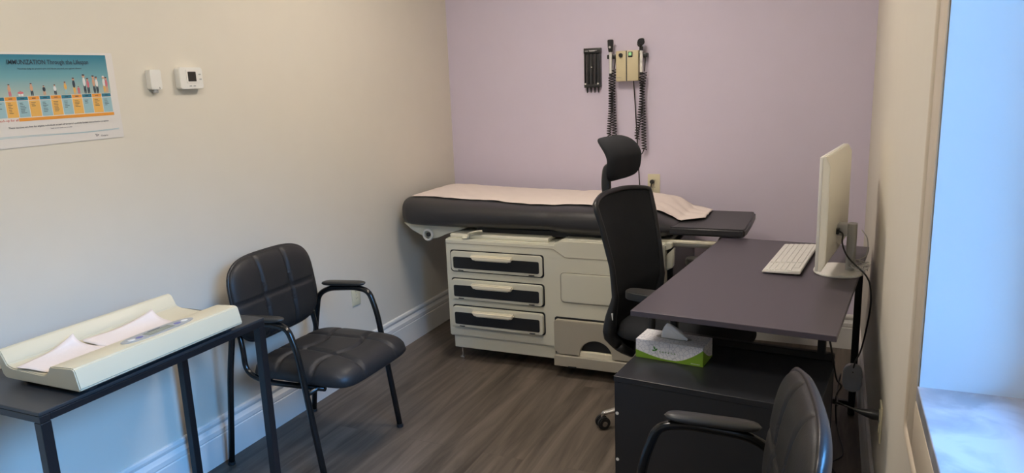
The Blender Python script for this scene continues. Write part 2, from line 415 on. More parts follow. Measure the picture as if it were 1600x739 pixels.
box(bm, W-ct, W, WY0, WY1, WZ1, WZ1+cw, .003); box(bm, W-ct, W, WY0, WY1, WZ0-cw-.03, WZ0-.03, .003)
# rounded back band around the outer edge
o0, o1, q0, q1 = WY0-cw-.012, WY1+cw+.012, WZ0-cw-.042, WZ1+cw+.012
tube(bm, fillet([(W-.001, (o0+o1)/2, q1), (W-.001, o1, q1), (W-.001, o1, q0), (W-.001, o0, q0), (W-.001, o0, q1), (W-.001, (o0+o1)/2, q1)], .03), .009, 10)
struct(obj('trim_1', bm, M['casing'], auto=True))

# ------------------------------------------------------------------ ceiling lamps
def ceiling_lamp(lx, ly, label):
    t = thing('ceiling_lamp', label, 'lamp', (lx, ly, CEIL), 0, 'round ceiling lamps')
    bm = B(); cyl(bm, (0, 0, -0.02), 0.27, 0.04, seg=48, bev=.004); obj('lamp_base', bm, M['whiteplastic'], t, auto=True)
    bm = B(); cyl(bm, (0, 0, -0.055), 0.25, 0.03, seg=48, bev=.01); obj('lamp_diffuser', bm, M['lamp'], t, auto=True)
ceiling_lamp(-1.08, 2.72, 'round flush ceiling lamp above the space between armchair and examination table')
ceiling_lamp(-1.02, 0.90, 'added unseen round fill lamp on the ceiling above the end of the room with the window')  # lamp added out of view to brighten the lavender wall and furniture fronts

# ------------------------------------------------------------------ examination table
FY = 3.32
t = thing('exam_table', 'cream medical examination table with black padded top against the lavender wall', 'examination table', (0, 0, 0))
ET = t
bm = B()
prism(bm, [(-1.882, 0.145), (-0.72, 0.145), (-0.70, 0.30), (-0.70, 0.715), (-1.22, 0.715), (-1.262, 0.69), (-1.882, 0.69)], FY, 4.02, 'xz', bev=0.006)
obj('cabinet_body', bm, M['cream'], t, auto=True)
bm = B(); box(bm, -1.862, -0.74, FY+.012, 4.0, 0.075, 0.147, .004); obj('plinth', bm, M['cream'], t)
for x, y in ((-1.83, FY+.04), (-.80, FY+.04), (-1.83, 3.95), (-.80, 3.95)):
    bm = B(); cyl(bm, (x, y, 0.008), .016, .016, bev=.003); cyl(bm, (x, y, .045), .006, .066); obj('levelling_foot', bm, M['chrome'], t, auto=True)
# seams pressed into the front skin
bm = B()
box(bm, -1.88, -1.262, FY-.0015, FY+.003, .6655, .6685)
sqbar(bm, (-1.262, FY, .667), (-1.20, FY, .627), .003); box(bm, -1.20, -.705, FY-.0015, FY+.003, .6255, .6285)
obj('seam_line', bm, M['cream2'], t)
# raised right hand cover and recessed rectangular panel outline
bm = B(); prism(bm, rrect(-1.222, -.76, .395, .545, .02), FY-.006, FY+.004, 'xz', bev=.004); obj('side_cover', bm, M['cream'], t, auto=True)
bm = B(); rp = [(x_, FY-.001, z_) for x_, z_ in rrect(-1.226, -.756, .391, .549, .022)]; tube(bm, rp+rp[:2], .0022, 6, cap=False); obj('cover_seam', bm, M['cream2'], t, smooth=True)
bm = B(); box(bm, -1.868, -1.30, FY+.03, 3.98, .688, .712, .008); obj('top_tray', bm, M['cream'], t, auto=True)
bm = B(); box(bm, -1.74, -.76, 3.42, 3.94, .705, .738, .004); obj('table_deck', bm, M['blackmetal'], t)
# hinge bracket under the head end
bm = B(); tube(bm, fillet([(-1.745, FY+.012, .704), (-1.740, FY+.012, .722), (-1.71, FY+.018, .731), (-1.67, FY+.03, .734)], .015), .0055, 8, flat=(1, 2.6))
cyl(bm, (-1.765, FY+.022, .697), .024, .010, bev=.004); obj('hinge_bracket', bm, M['cream'], t, auto=True)
# three drawers
for i, (z0, z1) in enumerate(((.517, .626), (.363, .472), (.208, .321))):
    out = (.004, .014, .018)[i]
    # dark shadow gap behind the drawer front
    bm = B(); prism(bm, rrect(-1.853, -1.314, z0-.006, z1+.006, .016), FY-.002, FY+.004, 'xz'); gp = obj('drawer_gap', bm, M['blackinset'], t)
    bm = B(); prism(bm, rrect(-1.847, -1.321, z0, z1, .016), FY-.006-out, FY+.003, 'xz', bev=.004)
    d = obj('drawer', bm, M['cream'], t, auto=True)
    zi0, zi1 = z0+.016, z1-.030
    bm = B(); prism(bm, rrect(-1.832, -1.338, zi0, zi1, .008), FY-.009-out, FY-.004-out, 'xz', bev=.001)
    obj('drawer_inset', bm, M['blackinset'], d, auto=True)
    bm = B(); prism(bm, [(-1.724, zi1+.017), (-1.718, zi1-.004), (-1.70, zi1-.013), (-1.50, zi1-.013), (-1.482, zi1-.004), (-1.476, zi1+.017)], FY-.028-out, FY-.005-out, 'xz', bev=.007)
    obj('drawer_handle', bm, M['handle'], d, auto=True)
    for xk in (-1.79, -1.38):
        bm = B(); box(bm, xk-.016, xk+.016, FY-.0078-out, FY-.0058-out, z0+.003, z0+.008, .0008); obj('drawer_slot', bm, M['blackinset'], d)
# pull-out step with arched hand opening
sxl, sxr, szb, szt = -1.256, -.745, .125, .306
bm = B(); prism(bm, rrect(sxl-.006, sxr+.006, szb-.05, szt+.007, .012), FY-.003, FY+.003, 'xz'); obj('step_gap', bm, M['blackinset'], t)
arch = []
ax, az, ar = -1.035, .137, .083
for k in range(13):
    a = PI-PI*k/12; arch.append((ax+ar*math.cos(a), az+.075*math.sin(a)))
poly = [(sxl, szt-.01), (sxl, szb+.02), (sxl+.02, szb)]+[(ax-ar, szb)]+arch+[(ax+ar, szb)]+[(sxr-.02, szb), (sxr, szb+.02), (sxr, szt-.01), (sxr-.01, szt), (sxl+.01, szt)]
bm = B(); prism(bm, poly, FY-.035, FY-.008, 'xz', bev=.003); st = obj('step_drawer', bm, M['cream2'], t, auto=True)
bm = B(); prism(bm, [(ax-ar-.01, szb+.003), (ax+ar+.01, szb+.003), (ax+ar+.01, .225), (ax-ar-.01, .225)], FY-.012, FY-.004, 'xz'); obj('hand_opening', bm, M['blackinset'], st)
bm = B(); prism(bm, [(-1.13, .118), (-.94, .118), (-.95, .150), (-1.12, .150)], FY-.032, FY-.014, 'xz', bev=.003); obj('step_lip', bm, M['handle'], st, auto=True)
bm = B(); box(bm, sxl, sxr+.01, FY-.045, FY+.02, .062, .120, .004); box(bm, -1.18, -1.135, FY-.047, FY-.04, .060, .068, .001, mat_i=1); box(bm, -.93, -.89, FY-.047, FY-.04, .060, .068, .001, mat_i=1)
obj('step_base', bm, [M['cream2'], M['blackinset']], t)
# foot end: dark end wall with beige brackets
bm = B(); prism(bm, [(-.700, .20), (-.700, .70), (-.672, .70), (-.672, .42), (-.685, .22)], FY+.06, 3.98, 'xz', bev=.004); obj('end_panel', bm, M['blackmetal'], t, auto=True)
bm = B(); prism(bm, [(-.70, .585), (-.665, .605), (-.66, .70), (-.70, .66)], FY+.02, FY+.06, 'xz', bev=.004); prism(bm, [(-.70, .685), (-.67, .70), (-.672, .722), (-.70, .722)], FY+.02, FY+.06, 'xz', bev=.002)
obj('end_bracket', bm, M['cream'], t, auto=True)

# leg rest: rails and flat pad
bm = B(); box(bm, -.74, -.475, 3.392, 3.417, .712, .728, .003); box(bm, -.74, -.40, 3.845, 3.87, .712, .728, .003); box(bm, -.475, -.45, 3.392, 3.87, .712, .7275, .003); box(bm, -.425, -.40, 3.43, 3.85, .712, .727, .003); box(bm, -.45, -.42, 3.43, 3.455, .712, .727, .003); obj('leg_rest_frame', bm, M['handle'], t, auto=True)
for ya in (3.398, 3.85):
    bm = B(); box(bm, -.74, -.47, ya, ya+.013, .694, .711, .003); obj('leg_rest_rail', bm, M['steel'], t, auto=True)
bm = B(); prism(bm, [(-.73, 3.385), (-.365, 3.385), (-.350, 3.392), (-.343, 3.42), (-.340, 3.63), (-.343, 3.85), (-.350, 3.878), (-.365, 3.885), (-.73, 3.885)], .7535, .792, 'xy', bev=.010, seg=3)
obj('leg_rest_pad', bm, M['blackvinyl'], t, auto=True)

# cushion lofted along x
CU = [  # x, y0, y1, z0, z1
    (-2.215, 3.60, 3.85, .775, .835), (-2.212, 3.50, 3.93, .755, .862), (-2.200, 3.42, 3.98, .740, .880), (-2.180, 3.385, 4.01, .733, .888), (-2.14, 3.36, 4.03, .729, .892),
    (-2.05, 3.345, 4.04, .728, .890), (-1.92, 3.34, 4.045, .729, .884), (-1.78, 3.34, 4.045, .731, .877), (-1.60, 3.34, 4.045, .734, .872), (-1.42, 3.34, 4.045, .737, .869),
    (-1.34, 3.342, 4.043, .739, .867), (-1.30, 3.345, 4.04, .738, .865), (-1.26, 3.342, 4.043, .730, .868), (-1.20, 3.34, 4.045, .724, .871), (-1.05, 3.34, 4.045, .722, .872),
    (-.92, 3.34, 4.045, .722, .868), (-.82, 3.35, 4.04, .724, .855), (-.75, 3.36, 4.03, .728, .835), (-.70, 3.375, 4.015, .735, .815), (-.672, 3.40, 4.00, .745, .797), (-.662, 3.45, 3.95, .757, .785)]
def lerp_list(x):
    if x <= CU[0][0]: return CU[0][1:]
    for a, b in zip(CU, CU[1:]):
        if a[0] <= x <= b[0]:
            t_ = (x-a[0])/(b[0]-a[0]); t_ = t_*t_*(3-2*t_) if False else t_
            return [a[k]+(b[k]-a[k])*t_ for k in range(1, 5)]
    return CU[-1][1:]
xs = []
for a, b in zip(CU, CU[1:]):
    for k in range(3): xs.append(a[0]+(b[0]-a[0])*k/3)
xs.append(CU[-1][0])
bm = B(); NS = 40; EXN = 3.6
def csec(x, k):
    y0, y1, z0, z1 = lerp_list(x); a = 2*PI*k/NS; c, s = math.cos(a), math.sin(a)
    ex, ez = 2/7.0, 2/2.6
    yy = (y0+y1)/2+(y1-y0)/2*math.copysign(abs(c)**ex, c); zz = (z0+z1)/2+(z1-z0)/2*math.copysign(abs(s)**ez, s)
    return (x, yy, zz)
R_ = [[bm.verts.new(csec(x, k)) for k in range(NS)] for x in xs]
for i in range(len(xs)-1):
    for k in range(NS): bm.faces.new((R_[i][k], R_[i][(k+1) % NS], R_[i+1][(k+1) % NS], R_[i+1][k]))
bm.faces.new(R_[0]); bm.faces.new(R_[-1])
obj('cushion', bm, M['blackvinyl'], t, smooth=True)
def ctop(x, y):
    y0, y1, z0, z1 = lerp_list(x); h = (y1-y0)/2; c = abs((y-(y0+y1)/2)/h); c = min(c, .9999)
    s = (1-c**7.0)**(1/2.6); return (z0+z1)/2+(z1-z0)/2*s

# paper roll holder at the head end: curved cream side plates, roll and end ring
ph = None
for yy in (3.43, 3.97):
    bm = B(); prism(bm, [(-2.20, .745), (-2.15, .705), (-2.08, .672), (-2.03, .658), (-1.98, .668), (-1.93, .690), (-1.84, .718), (-1.80, .733), (-2.16, .742)], yy-.006, yy+.006, 'xz', bev=.002); q_ = obj('paper_roll_holder', bm, M['cream'], t, auto=True); ph = ph or q_
bm = B(); tube(bm, [(-2.04+.027*math.cos(a), 3.412, .683+.028*math.sin(a)) for a in [2*PI*k/24 for k in range(25)]], .007, 8, cap=False); cyl(bm, (-2.04, 3.42, .684), .012, .016, 'y', mat_i=1)
obj('holder_ring', bm, [M['whiteplastic'], M['black']], ph, auto=True)
bm = B(); cyl(bm, (-2.04, 3.70, .690), .028, .52, 'y'); obj('paper_roll', bm, M['paper'], t, auto=True)

# examination paper lying over the cushion and falling to the leg rest
PXL, PXR = -2.150, -.560
def paper(u, v):
    x = PXL+(PXR-PXL)*u
    yf = 3.455+.012*math.sin(u*9)+.012*math.sin(u*23+1)-.022*math.exp(-((u-.0)/.08)**2)+(0 if x < -.72 else (x+.72)*1.15)
    if x > -.9: yf += 0.03*math.sin((x+.9)*14)
    yb = 4.055 if x < -.86 else 4.055-(x+.86)*.62
    y = yf+(yb-yf)*v
    wr = .0016*math.sin(x*37+y*9)+.0014*math.sin(y*41+x*13)
    if x < -.90: z = ctop(x, y)
    else:
        z = max(ctop(-.90, y)-(x+.90)**2*1.1-(x+.90)*.12, .794)
        if x < -.662: z = max(z, ctop(x, y))
    # loose arch over the end of the cushion
    if x > -.95: wr += .010*math.sin((v*3.3+x*6)*PI)*min(1, (x+.95)*4)*max(0, 1-abs(x+.72)*3)
    z2 = z+.005+abs(wr)
    if x > -.66: z2 = max(z2, .7945)
    return (x, y, z2)
bm = B(); grid(bm, 110, 34, paper)
pp = obj('exam_paper', bm, M['paper'], smooth=True)
so = pp.modifiers.new('s', 'SOLIDIFY'); so.thickness = .0012; so.offset = 1
tag(pp, 'long crinkled white paper sheet covering the black top of the examination table', 'paper')

# ------------------------------------------------------------------ wall diagnostic set
def on_back(name, label, cat): return thing(name, label, cat, (0, 0, 0))
bx0, bx1, bz0, bz1 = -1.148, -1.018, 1.480, 1.649
t = thing('diagnostic_unit', 'beige wall transformer unit with two black-headed handles on coiled cords', 'medical instrument', (-1.083, D, 1.56))
ox = Vector((-1.083, D, 1.56))
def bl(bm): bmesh.ops.translate(bm, verts=bm.verts, vec=-ox); return bm
bm = B(); box(bm, bx0, bx1, D-.062, D, bz0, bz1, .006); obj('housing', bl(bm), M['diag'], t, auto=True)
bm = B(); box(bm, -1.0885, -1.0825, D-.064, D-.050, bz0+.001, bz1-.001, .001); obj('housing_groove', bl(bm), M['darkgrey'], t)
bm = B(); cyl(bm, (-1.117, D-.068, 1.625), .011, .014, 'y', bev=.002); obj('dial', bl(bm), M['black'], t, auto=True)
bm = B(); box(bm, -1.076, -1.050, D-.066, D-.060, 1.612, 1.642, .002); sw = obj('power_switch', bl(bm), M['black'], t)
bm = B(); box(bm, -1.072, -1.055, D-.0685, D-.064, 1.620, 1.638, .001); obj('switch_light', bl(bm), M['greenlamp'], sw)
bm = B(); box(bm, -1.146, -1.116, D-.0627, D-.0617, 1.500, 1.5025); obj('housing_print', bl(bm), M['cream2'], t)
for a_, b_ in ((-1.205, -1.147), (-1.019, -.972)):
    bm = B(); box(bm, a_, b_, D-.042, D-.0, 1.608, 1.632, .004); obj('handle_cradle', bl(bm), M['black'], t, auto=True)
for hx, kind in ((-1.180, 0), (-1.003, 1)):
    bm = B(); cyl(bm, (hx, D-.052, 1.588), .0085, .125, bev=.001); cyl(bm, (hx, D-.052, 1.519), .0095, .018, mat_i=1, bev=.001)
    h_ = obj('instrument_handle', bl(bm), [M['whiteplastic'], M['black']], t, auto=True)
    bm = B()
    if kind == 0:      # ophthalmoscope head, a tapered barrel
        cyl(bm, (hx, D-.052, 1.660), .012, .03, r2=.016, bev=.001); cyl(bm, (hx, D-.052, 1.692), .016, .044, r2=.0175, bev=.003); cyl(bm, (hx, D-.069, 1.672), .006, .006, 'y', mat_i=1)
        obj('scope_head', bl(bm), [M['black'], M['whiteplastic']], h_, auto=True)
    else:              # otoscope head, a tilted cone and lens
        cyl(bm, (hx, D-.052, 1.656), .011, .022, bev=.001)
        tt = bmesh.new(); bmesh.ops.create_cone(tt, cap_ends=True, segments=24, radius1=.009, radius2=.021, depth=.05)
        bmesh.ops.bevel(tt, geom=[e_ for e_ in tt.edges if abs(e_.verts[0].co.z-e_.verts[1].co.z) < 1e-6], offset=.003, segments=2, affect='EDGES')
        add(bm, tt, 0, Matrix.Translation((hx-.004, D-.062, 1.683)) @ Matrix.Rotation(math.radians(50), 4, 'Y') @ Matrix.Rotation(math.radians(55), 4, 'X'))
        cyl(bm, (hx-.004, D-.060, 1.684), .017, .03, 'x', bev=.006); cyl(bm, (hx+.006, D-.058, 1.700), .012, .022, 'x', bev=.004)
        obj('scope_head', bl(bm), M['black'], h_, auto=True)
# coiled cords
bm = B(); yq = D-.045
tube(bm, catmull([(-1.160, D-.03, 1.612), (-1.158, yq, 1.58), (-1.162, yq, 1.55)], 6), .003, 6)
coil(bm, [(-1.165, yq, 1.548), (-1.172, yq+.004, 1.44), (-1.170, yq+.006, 1.32), (-1.163, yq, 1.20), (-1.166, yq, 1.165)], .0130, 25, r=.0030)
coil(bm, [(-1.181, yq-.006, 1.508), (-1.180, yq-.008, 1.44), (-1.183, yq-.008, 1.32), (-1.196, yq, 1.19), (-1.19, yq, 1.165)], .0120, 24, r=.0030)
tube(bm, catmull([(-1.166, yq, 1.168), (-1.172, yq, 1.150), (-1.184, yq, 1.150), (-1.190, yq, 1.168)], 6), .003, 6)
obj('coiled_cord', bl(bm), M['cord'], t, smooth=True)
bm = B()
tube(bm, catmull([(-.985, D-.03, 1.612), (-.983, yq, 1.57), (-.986, yq, 1.53)], 6), .003, 6)
coil(bm, [(-.986, yq, 1.525), (-1.000, yq+.004, 1.42), (-.995, yq+.006, 1.30), (-.990, yq, 1.15), (-.988, yq, 1.09)], .0130, 28, r=.0030)
coil(bm, [(-1.004, yq-.006, 1.505), (-.999, yq-.008, 1.42), (-1.010, yq-.008, 1.30), (-1.030, yq, 1.19), (-1.028, yq, 1.15)], .0120, 24, r=.0030)
tube(bm, catmull([(-1.028, yq, 1.152), (-1.024, yq, 1.09), (-1.005, yq, 1.066), (-.989, yq, 1.092)], 6), .003, 6)
obj('coiled_cord', bl(bm), M['cord'], t, smooth=True)
bm = B(); tube(bm, catmull([(-1.052, D-.035, 1.483), (-1.050, D-.02, 1.40), (-1.043, D-.012, 1.25), (-1.036, D-.010, 1.10), (-1.028, D-.010, .95), (-1.018, D-.012, .80), (-1.010, D-.012, .66)], 8), .0032, 6)
obj('power_cord', bl(bm), M['cord'], t, smooth=True)

# specula dispenser
t = thing('specula_dispenser', 'black wall dispenser of ear specula beside the beige transformer unit', 'dispenser', (-1.298, D, 1.555))
bm = B()
box(bm, -.051, .051, -.030, 0, .09, .120, .003); box(bm, -.049, .049, -.010, 0, -.10, .09, .001)
box(bm, -.049, .049, -.034, -.004, -.104, -.085, .003)
for k in range(5): xk = -.046+k*.023; box(bm, xk-.0025, xk+.0025, -.030, -.004, -.09, .09, .001)
obj('dispenser_body', bm, M['black'], t, auto=True)
for k in range(4):
    xk = -.0345+k*.023; bm = B()
    cyl(bm, (xk, -.018, 0), .0085, .17, mat_i=0); obj('specula_tube', bm, M['smoke'] if k in (0, 2) else M['darkgrey'], t, auto=True)
    bm = B(); cyl(bm, (xk, -.018, -.118), .0022, .032, r2=.007); obj('speculum', bm, M['black'], t, auto=True)
bm = B()
for a_, b_, z_ in ((-.042, -.022, .104), (-.018, .030, .106), (-.015, .018, .1025)): box(bm, a_, b_, -.0312, -.0298, z_-.0012, z_+.0012)
obj('header_print', bm, M['whiteink'], t)
for xk, yk, zk_, rk in ((-.040, -.036, -.082, .005), (.036, -.036, -.082, .005), (-.002, -.033, .012, .0035)):
    bm = B(); cyl(bm, (xk, yk, zk_), rk, .004, 'y'); obj('rivet', bm, M['whiteplastic'], t, auto=True)

# wall outlets
def outlet(loc, rz, label, plugs=False):
    t = thing('electrical_outlet', label, 'electrical outlet', loc, rz)
    bm = B(); box(bm, -.036, .036, -.006, 0, -.058, .058, .003); obj('cover_plate', bm, M['outlet'], t, auto=True)
    for z in (-.02, .02):
        bm = B(); prism(bm, rrect(-.0165, .0165, z-.0135, z+.0135, .006), -.008, -.004, 'xz', bev=.001)
        for xk in (-.006, .006): box(bm, xk-.001, xk+.001, -.0084, -.0078, z-.003, z+.005, mat_i=1)
        obj('socket', bm, [M['outlet'], M['black']], t, auto=True)
    bm = B(); cyl(bm, (0, -.0065, 0), .003, .002, 'y'); obj('screw', bm, M['steel'], t)
    return t
outlet((-.941, D, .888), 0, 'almond wall outlet on the lavender wall with a black plug in it')
outlet((-L, 3.000, .436), PI/2, 'almond wall outlet low on the left wall behind the armchair')
outlet((W, 2.303, .436), -PI/2, 'almond wall outlet low on the right wall with a black plug in it')
p = thing('electrical_plug', 'small black plug in the outlet on the lavender wall above the examination table', 'plug', (-.948, D-.008, .903))
bm = B(); cyl(bm, (0, -.012, 0), .012, .024, 'y', bev=.004); obj('plug_body', bm, M['black'], p, auto=True)
bm = B(); tube(bm, catmull([(0, -.022, 0), (0, -.03, -.01), (-.004, -.022, -.03), (-.010, -.014, -.09), (-.030, -.006, -.20)], 5), .0035, 6); obj('plug_cord', bm, M['cord'], p, smooth=True)

# ------------------------------------------------------------------ left wall: thermostat, sensor
t = thing('thermostat', 'white square thermostat with dark display on the left wall', 'thermostat', (-L, 2.075, 1.553))
def yz_pad(bm, y0, y1, z0, z1, x0, x1, r, bev, mat_i=0): prism(bm, rrect(y0, y1, z0, z1, r), x0, x1, 'yz', bev=bev, mat_i=mat_i)
bm = B(); yz_pad(bm, -.055, .055, -.040, .040, 0, .026, .010, .006); obj('thermostat_body', bm, M['whiteplastic'], t, auto=True)
bm = B(); yz_pad(bm, -.024, .026, -.018, .032, .0255, .028, .002, .0008); sc_ = obj('display_bezel', bm, M['trim'], t)
bm = B(); yz_pad(bm, -.018, .020, -.012, .024, .0275, .0285, .001, 0); obj('display', bm, M['darklcd'], sc_)
for y_, z_ in ((-.008, -.029), (.010, -.029), (.040, .014), (.042, -.004)):
    bm = B(); yz_pad(bm, y_-.005, y_+.005, z_-.002, z_+.002, .0255, .0272, .0015, 0); obj('button', bm, M['greyplastic'], t)
t = thing('climate_sensor', 'small blank white wall sensor left of the thermostat', 'sensor', (-L, 1.917, 1.548))
bm = B(); yz_pad(bm, -.024, .024, -.034, .036, 0, .024, .007, .005); obj('sensor_body', bm, M['whiteplastic'], t, auto=True)
bm = B(); box(bm, .010, .020, -.012, .008, -.046, -.033, .003); obj('sensor_foot', bm, M['greyplastic'], t, auto=True)
bm = B(); box(bm, .0235, .0246, .010, .0115, -.032, -.025); obj('sensor_mark', bm, M['darkgrey'], t)

# ------------------------------------------------------------------ immunization poster
PZ = 1.493
t = thing('immunization_poster', 'laminated immunization poster with blue top and orange columns on the left wall', 'poster', (-L, 1.555, PZ), 0)
t.rotation_euler = (0.012, 0, 0)
def slab(bm, y0, y1, z0, z1, x0, x1, mi=0): box(bm, x0, x1, y0, y1, z0, z1, mat_i=mi)
bm = B(); yz_pad(bm, -.215, .215, -.139, .143, .0004, .0022, .004, 0); obj('laminated_sheet', bm, M['sheet'], t)
pl0, pr0 = -.198, .190
bm = B(); slab(bm, pl0, pr0, .012, .136, .0021, .0026); obj('blue_panel', bm, M['posterblue'], t)
ncol = 11; cw_ = (pr0-pl0)/ncol
for k in range(ncol):
    y0 = pl0+k*cw_; y1 = y0+cw_-.0022; odd = k % 2
    bm = B()
    slab(bm, y0, y1, .0005, .0110, .0021, .0028, 0); slab(bm, y0, y1, -.050, -.0012, .0021, .0026, 1)
    for q in range(random.choice((3, 5, 7))):
        zq = -.008-q*.0048; x1_ = y0+.006+random.uniform(.008, .018)
        slab(bm, y0+.006, min(x1_, y1-.003), zq-.0007, zq+.0007, .0026, .0029, 2)
    slab(bm, y0+cw_*.3, y0+cw_*.62, .0045, .0068, .0028, .0030, 2)
    obj('column_panel', bm, ([M['teal'], M['paleblue'], M['ink']], [M['orange'], M['yellow'], M['ink']])[odd], t)
bm = B(); slab(bm, pl0, pl0+.066, -.064, -.054, .0021, .0027, 0); slab(bm, pl0+.066, pr0, -.062, -.0525, .0021, .0027, 1); obj('footer_bar', bm, [M['sheet'], M['orange']], t)
text('footer_red_print', 'Catch-up for all', .064, .009, M['red'], t, (.0030, pl0, -.063))
text('title', 'IMMUNIZATION Through the Lifespan', .262, .0185, M['ink'], t, (.0036, -.138, .102), bold=.010)
text('subtitle', 'Vaccines help to protect you and those around you against disease', .207, .0062, M['ink'], t, (.0036, -.110, .0900))
text('caption', "These vaccines are free for eligible individuals as part of Ontario's publicly funded immunization program", .332, .0068, M['ink'], t, (.0032, -.168, -.0835))
text('caption', 'Speak to your health care provider', .072, .0042, M['ink'], t, (.0032, -.040, -.0920))
bm = B()
def wv(off, amp):
    return [(.0026, -.2+.4*i/30, off+amp*math.sin(i/30*5.5+1)) for i in range(31)]
for off, amp in ((-.108, .0025), (-.1105, .0015)):
    P_ = wv(off, amp); vs_ = [(bm.verts.new((x, y, z-.0006)), bm.verts.new((x, y, z+.0006))) for x, y, z in P_]
    for a_, b_ in zip(vs_, vs_[1:]): bm.faces.new((a_[0], b_[0], b_[1], a_[1]))
obj('wave_line', bm, M['paleblue'], t)
text('ontario_print', 'Ontario', .026, .0055, M['ink'], t, (.0032, .128, -.130))
bm = B(); v_ = [bm.verts.new(p_) for p_ in ((.0026, .108, -.120), (.0026, .112, -.129), (.0026, .123, -.123))]; bm.faces.new(v_)
v_ = [bm.verts.new(p_) for p_ in ((.0027, .1105, -.1222), (.0027, .1128, -.1268), (.0027, .1185, -.1235))]; f_ = bm.faces.new(v_); f_.material_index = 1
obj('trillium_mark', bm, [M['ink'], M['sheet']], t)
# printed figures along the base of the blue panel
def ell(bm, y, z, ry, rz_, mi, x=.0030):
    vs = [bm.verts.new((x, y+ry*math.cos(2*PI*k/14), z+rz_*math.sin(2*PI*k/14))) for k in range(14)]; f = bm.faces.new(vs); f.material_index = mi
fm = [M['skin'], M['ink'], M['yellow'], M['pink'], M['whiteink'], M['paleblue']]
figs = [(0, .045, 0, 4, 1), (1, .036, 0, 3, 1), (1.9, .016, 3, 4, 0), (2.9, .038, 0, 1, 1), (4, .030, 1, 0, 1), (5, .032, 4, 1, 1), (6, .040, 2, 5, 1), (6.85, .052, 1, 2, 1), (7.25, .024, 3, 3, 1), (7.9, .062, 4, 1, 1), (8.25, .050, 3, 1, 1), (8.85, .058, 0, 1, 1), (9.15, .054, 4, 1, 1), (9.9, .056, 4, 2, 1), (10.15, .052, 3, 0, 1)]
for k, h_, ctop_, cbot_, stand in figs:
    y_ = pl0+(k+.5)*cw_; z_ = .0125; bm = B(); x_ = .0030+random.random()*.0002
    w_ = .0048 if stand else .009
    for s_ in (-1, 1): ell(bm, y_+s_*w_*.45, z_+h_*.24, w_*.42, h_*.25, cbot_, x_)
    ell(bm, y_, z_+h_*.62, w_, h_*.24, ctop_, x_+.0001); ell(bm, y_, z_+h_*.92, h_*.075+.0006, h_*.085+.0006, 0, x_+.0002)
    ell(bm, y_, z_+h_*.965, h_*.07+.0004, h_*.04, 1 if k not in (0, 9.9) else 4, x_+.0003)
    obj('printed_figure', bm, fm, t)

# ------------------------------------------------------------------ side table with baby scale
TX0, TX1, TY0, TY1, TZ = -2.215, -1.790, 1.052, 1.850, .72
t = thing('side_table', 'small black metal-legged table against the left wall under the poster', 'table', ((TX0+TX1)/2, (TY0+TY1)/2, 0))
hx, hy = (TX1-TX0)/2, (TY1-TY0)/2
bm = B(); box(bm, -hx, hx, -hy, hy, TZ-.010, TZ, .002); obj('tabletop', bm, M['tabletop'], t)
bm = B(); q = .028
for y_ in (-hy+q/2, hy-q/2): box(bm, -hx, hx, y_-q/2, y_+q/2, TZ-.030, TZ-.0105, .002)
for x_ in (-hx+q/2, hx-q/2): box(bm, x_-q/2, x_+q/2, -hy+q, hy-q, TZ-.030, TZ-.0105, .002)
obj('table_frame', bm, M['blackmetal'], t)
for x_ in (-hx+q/2, hx-q/2):
    for y_ in (-hy+q/2, hy-q/2):
        bm = B(); box(bm, x_-q/2, x_+q/2, y_-q/2, y_+q/2, 0, TZ-.0305, .002); obj('leg', bm, M['blackmetal'], t)

SY0, SY1 = 1.155, 1.735
t = thing('baby_scale', 'cream plastic baby scale with curved tray and grey control panel on the side table', 'scale', (-1.93, 1.445, TZ))
z0 = .014
PR = [(.157, z0+.006), (.152, z0), (-.150, z0), (-.162, z0+.010), (-.181, z0+.070), (-.178, z0+.078), (-.166, z0+.080), (-.157, z0+.074), (-.138, z0+.040), (-.118, z0+.033), (0.0, z0+.030), (.016, z0+.031), (.030, z0+.036), (.038, z0+.046), (.042, z0+.055), (.052, z0+.059), (.132, z0+.064), (.141, z0+.062), (.145, z0+.056)]
def scale_section(v):
    # the tray ends sit slightly lower than its middle; same side walls all along
    return PR
bm = B(); prism(bm, PR, SY0-1.445, SY1-1.445, 'xz', bev=.003, seg=2); obj('tray', bm, M['scale'], t, auto=True)
bm = B(); box(bm, -.135, .142, SY0-1.445+.02, SY1-1.445-.02, .007, z0+.001, .002); obj('scale_base', bm, M['black'], t)
for x_ in (-.11, .12):
    for y_ in (-.24, .25):
        bm = B(); cyl(bm, (x_, y_, .004), .018, .008, bev=.002); obj('rubber_foot', bm, M['black'], t, auto=True)
# control panel on the sloping ledge
def ledge(x): return z0+.060+(x-.066)/(.132-.066)*.004
def lp(bm, poly, h0, h1, mi=0):
    a_ = [bm.verts.new((x, y, ledge(x)+h0)) for x, y in poly]; b_ = [bm.verts.new((x, y, ledge(x)+h1)) for x, y in poly]
    fs = [bm.faces.new(a_), bm.faces.new(b_)]
    for i in range(len(poly)): fs.append(bm.faces.new((a_[i], a_[(i+1) % len(poly)], b_[(i+1) % len(poly)], b_[i])))
    for f_ in fs: f_.material_index = mi
pc, px_ = .018, .093
def se(cx, cy, rx, ry, e_=2.6, n=36): return [(cx+rx*math.copysign(abs(math.cos(2*PI*k/n))**(2/e_), math.cos(2*PI*k/n)), cy+ry*math.copysign(abs(math.sin(2*PI*k/n))**(2/e_), math.sin(2*PI*k/n))) for k in range(n)]
bm = B(); lp(bm, se(px_, pc, .034, .125, 2.4), 0, .002); cpn = obj('control_panel', bm, M['greyplastic'], t)
bm = B(); lp(bm, [(px_-.014, pc-.045), (px_+.018, pc-.045), (px_+.018, pc+.045), (px_-.014, pc+.045)], .0015, .0028); obj('display', bm, M['lcd'], cpn)
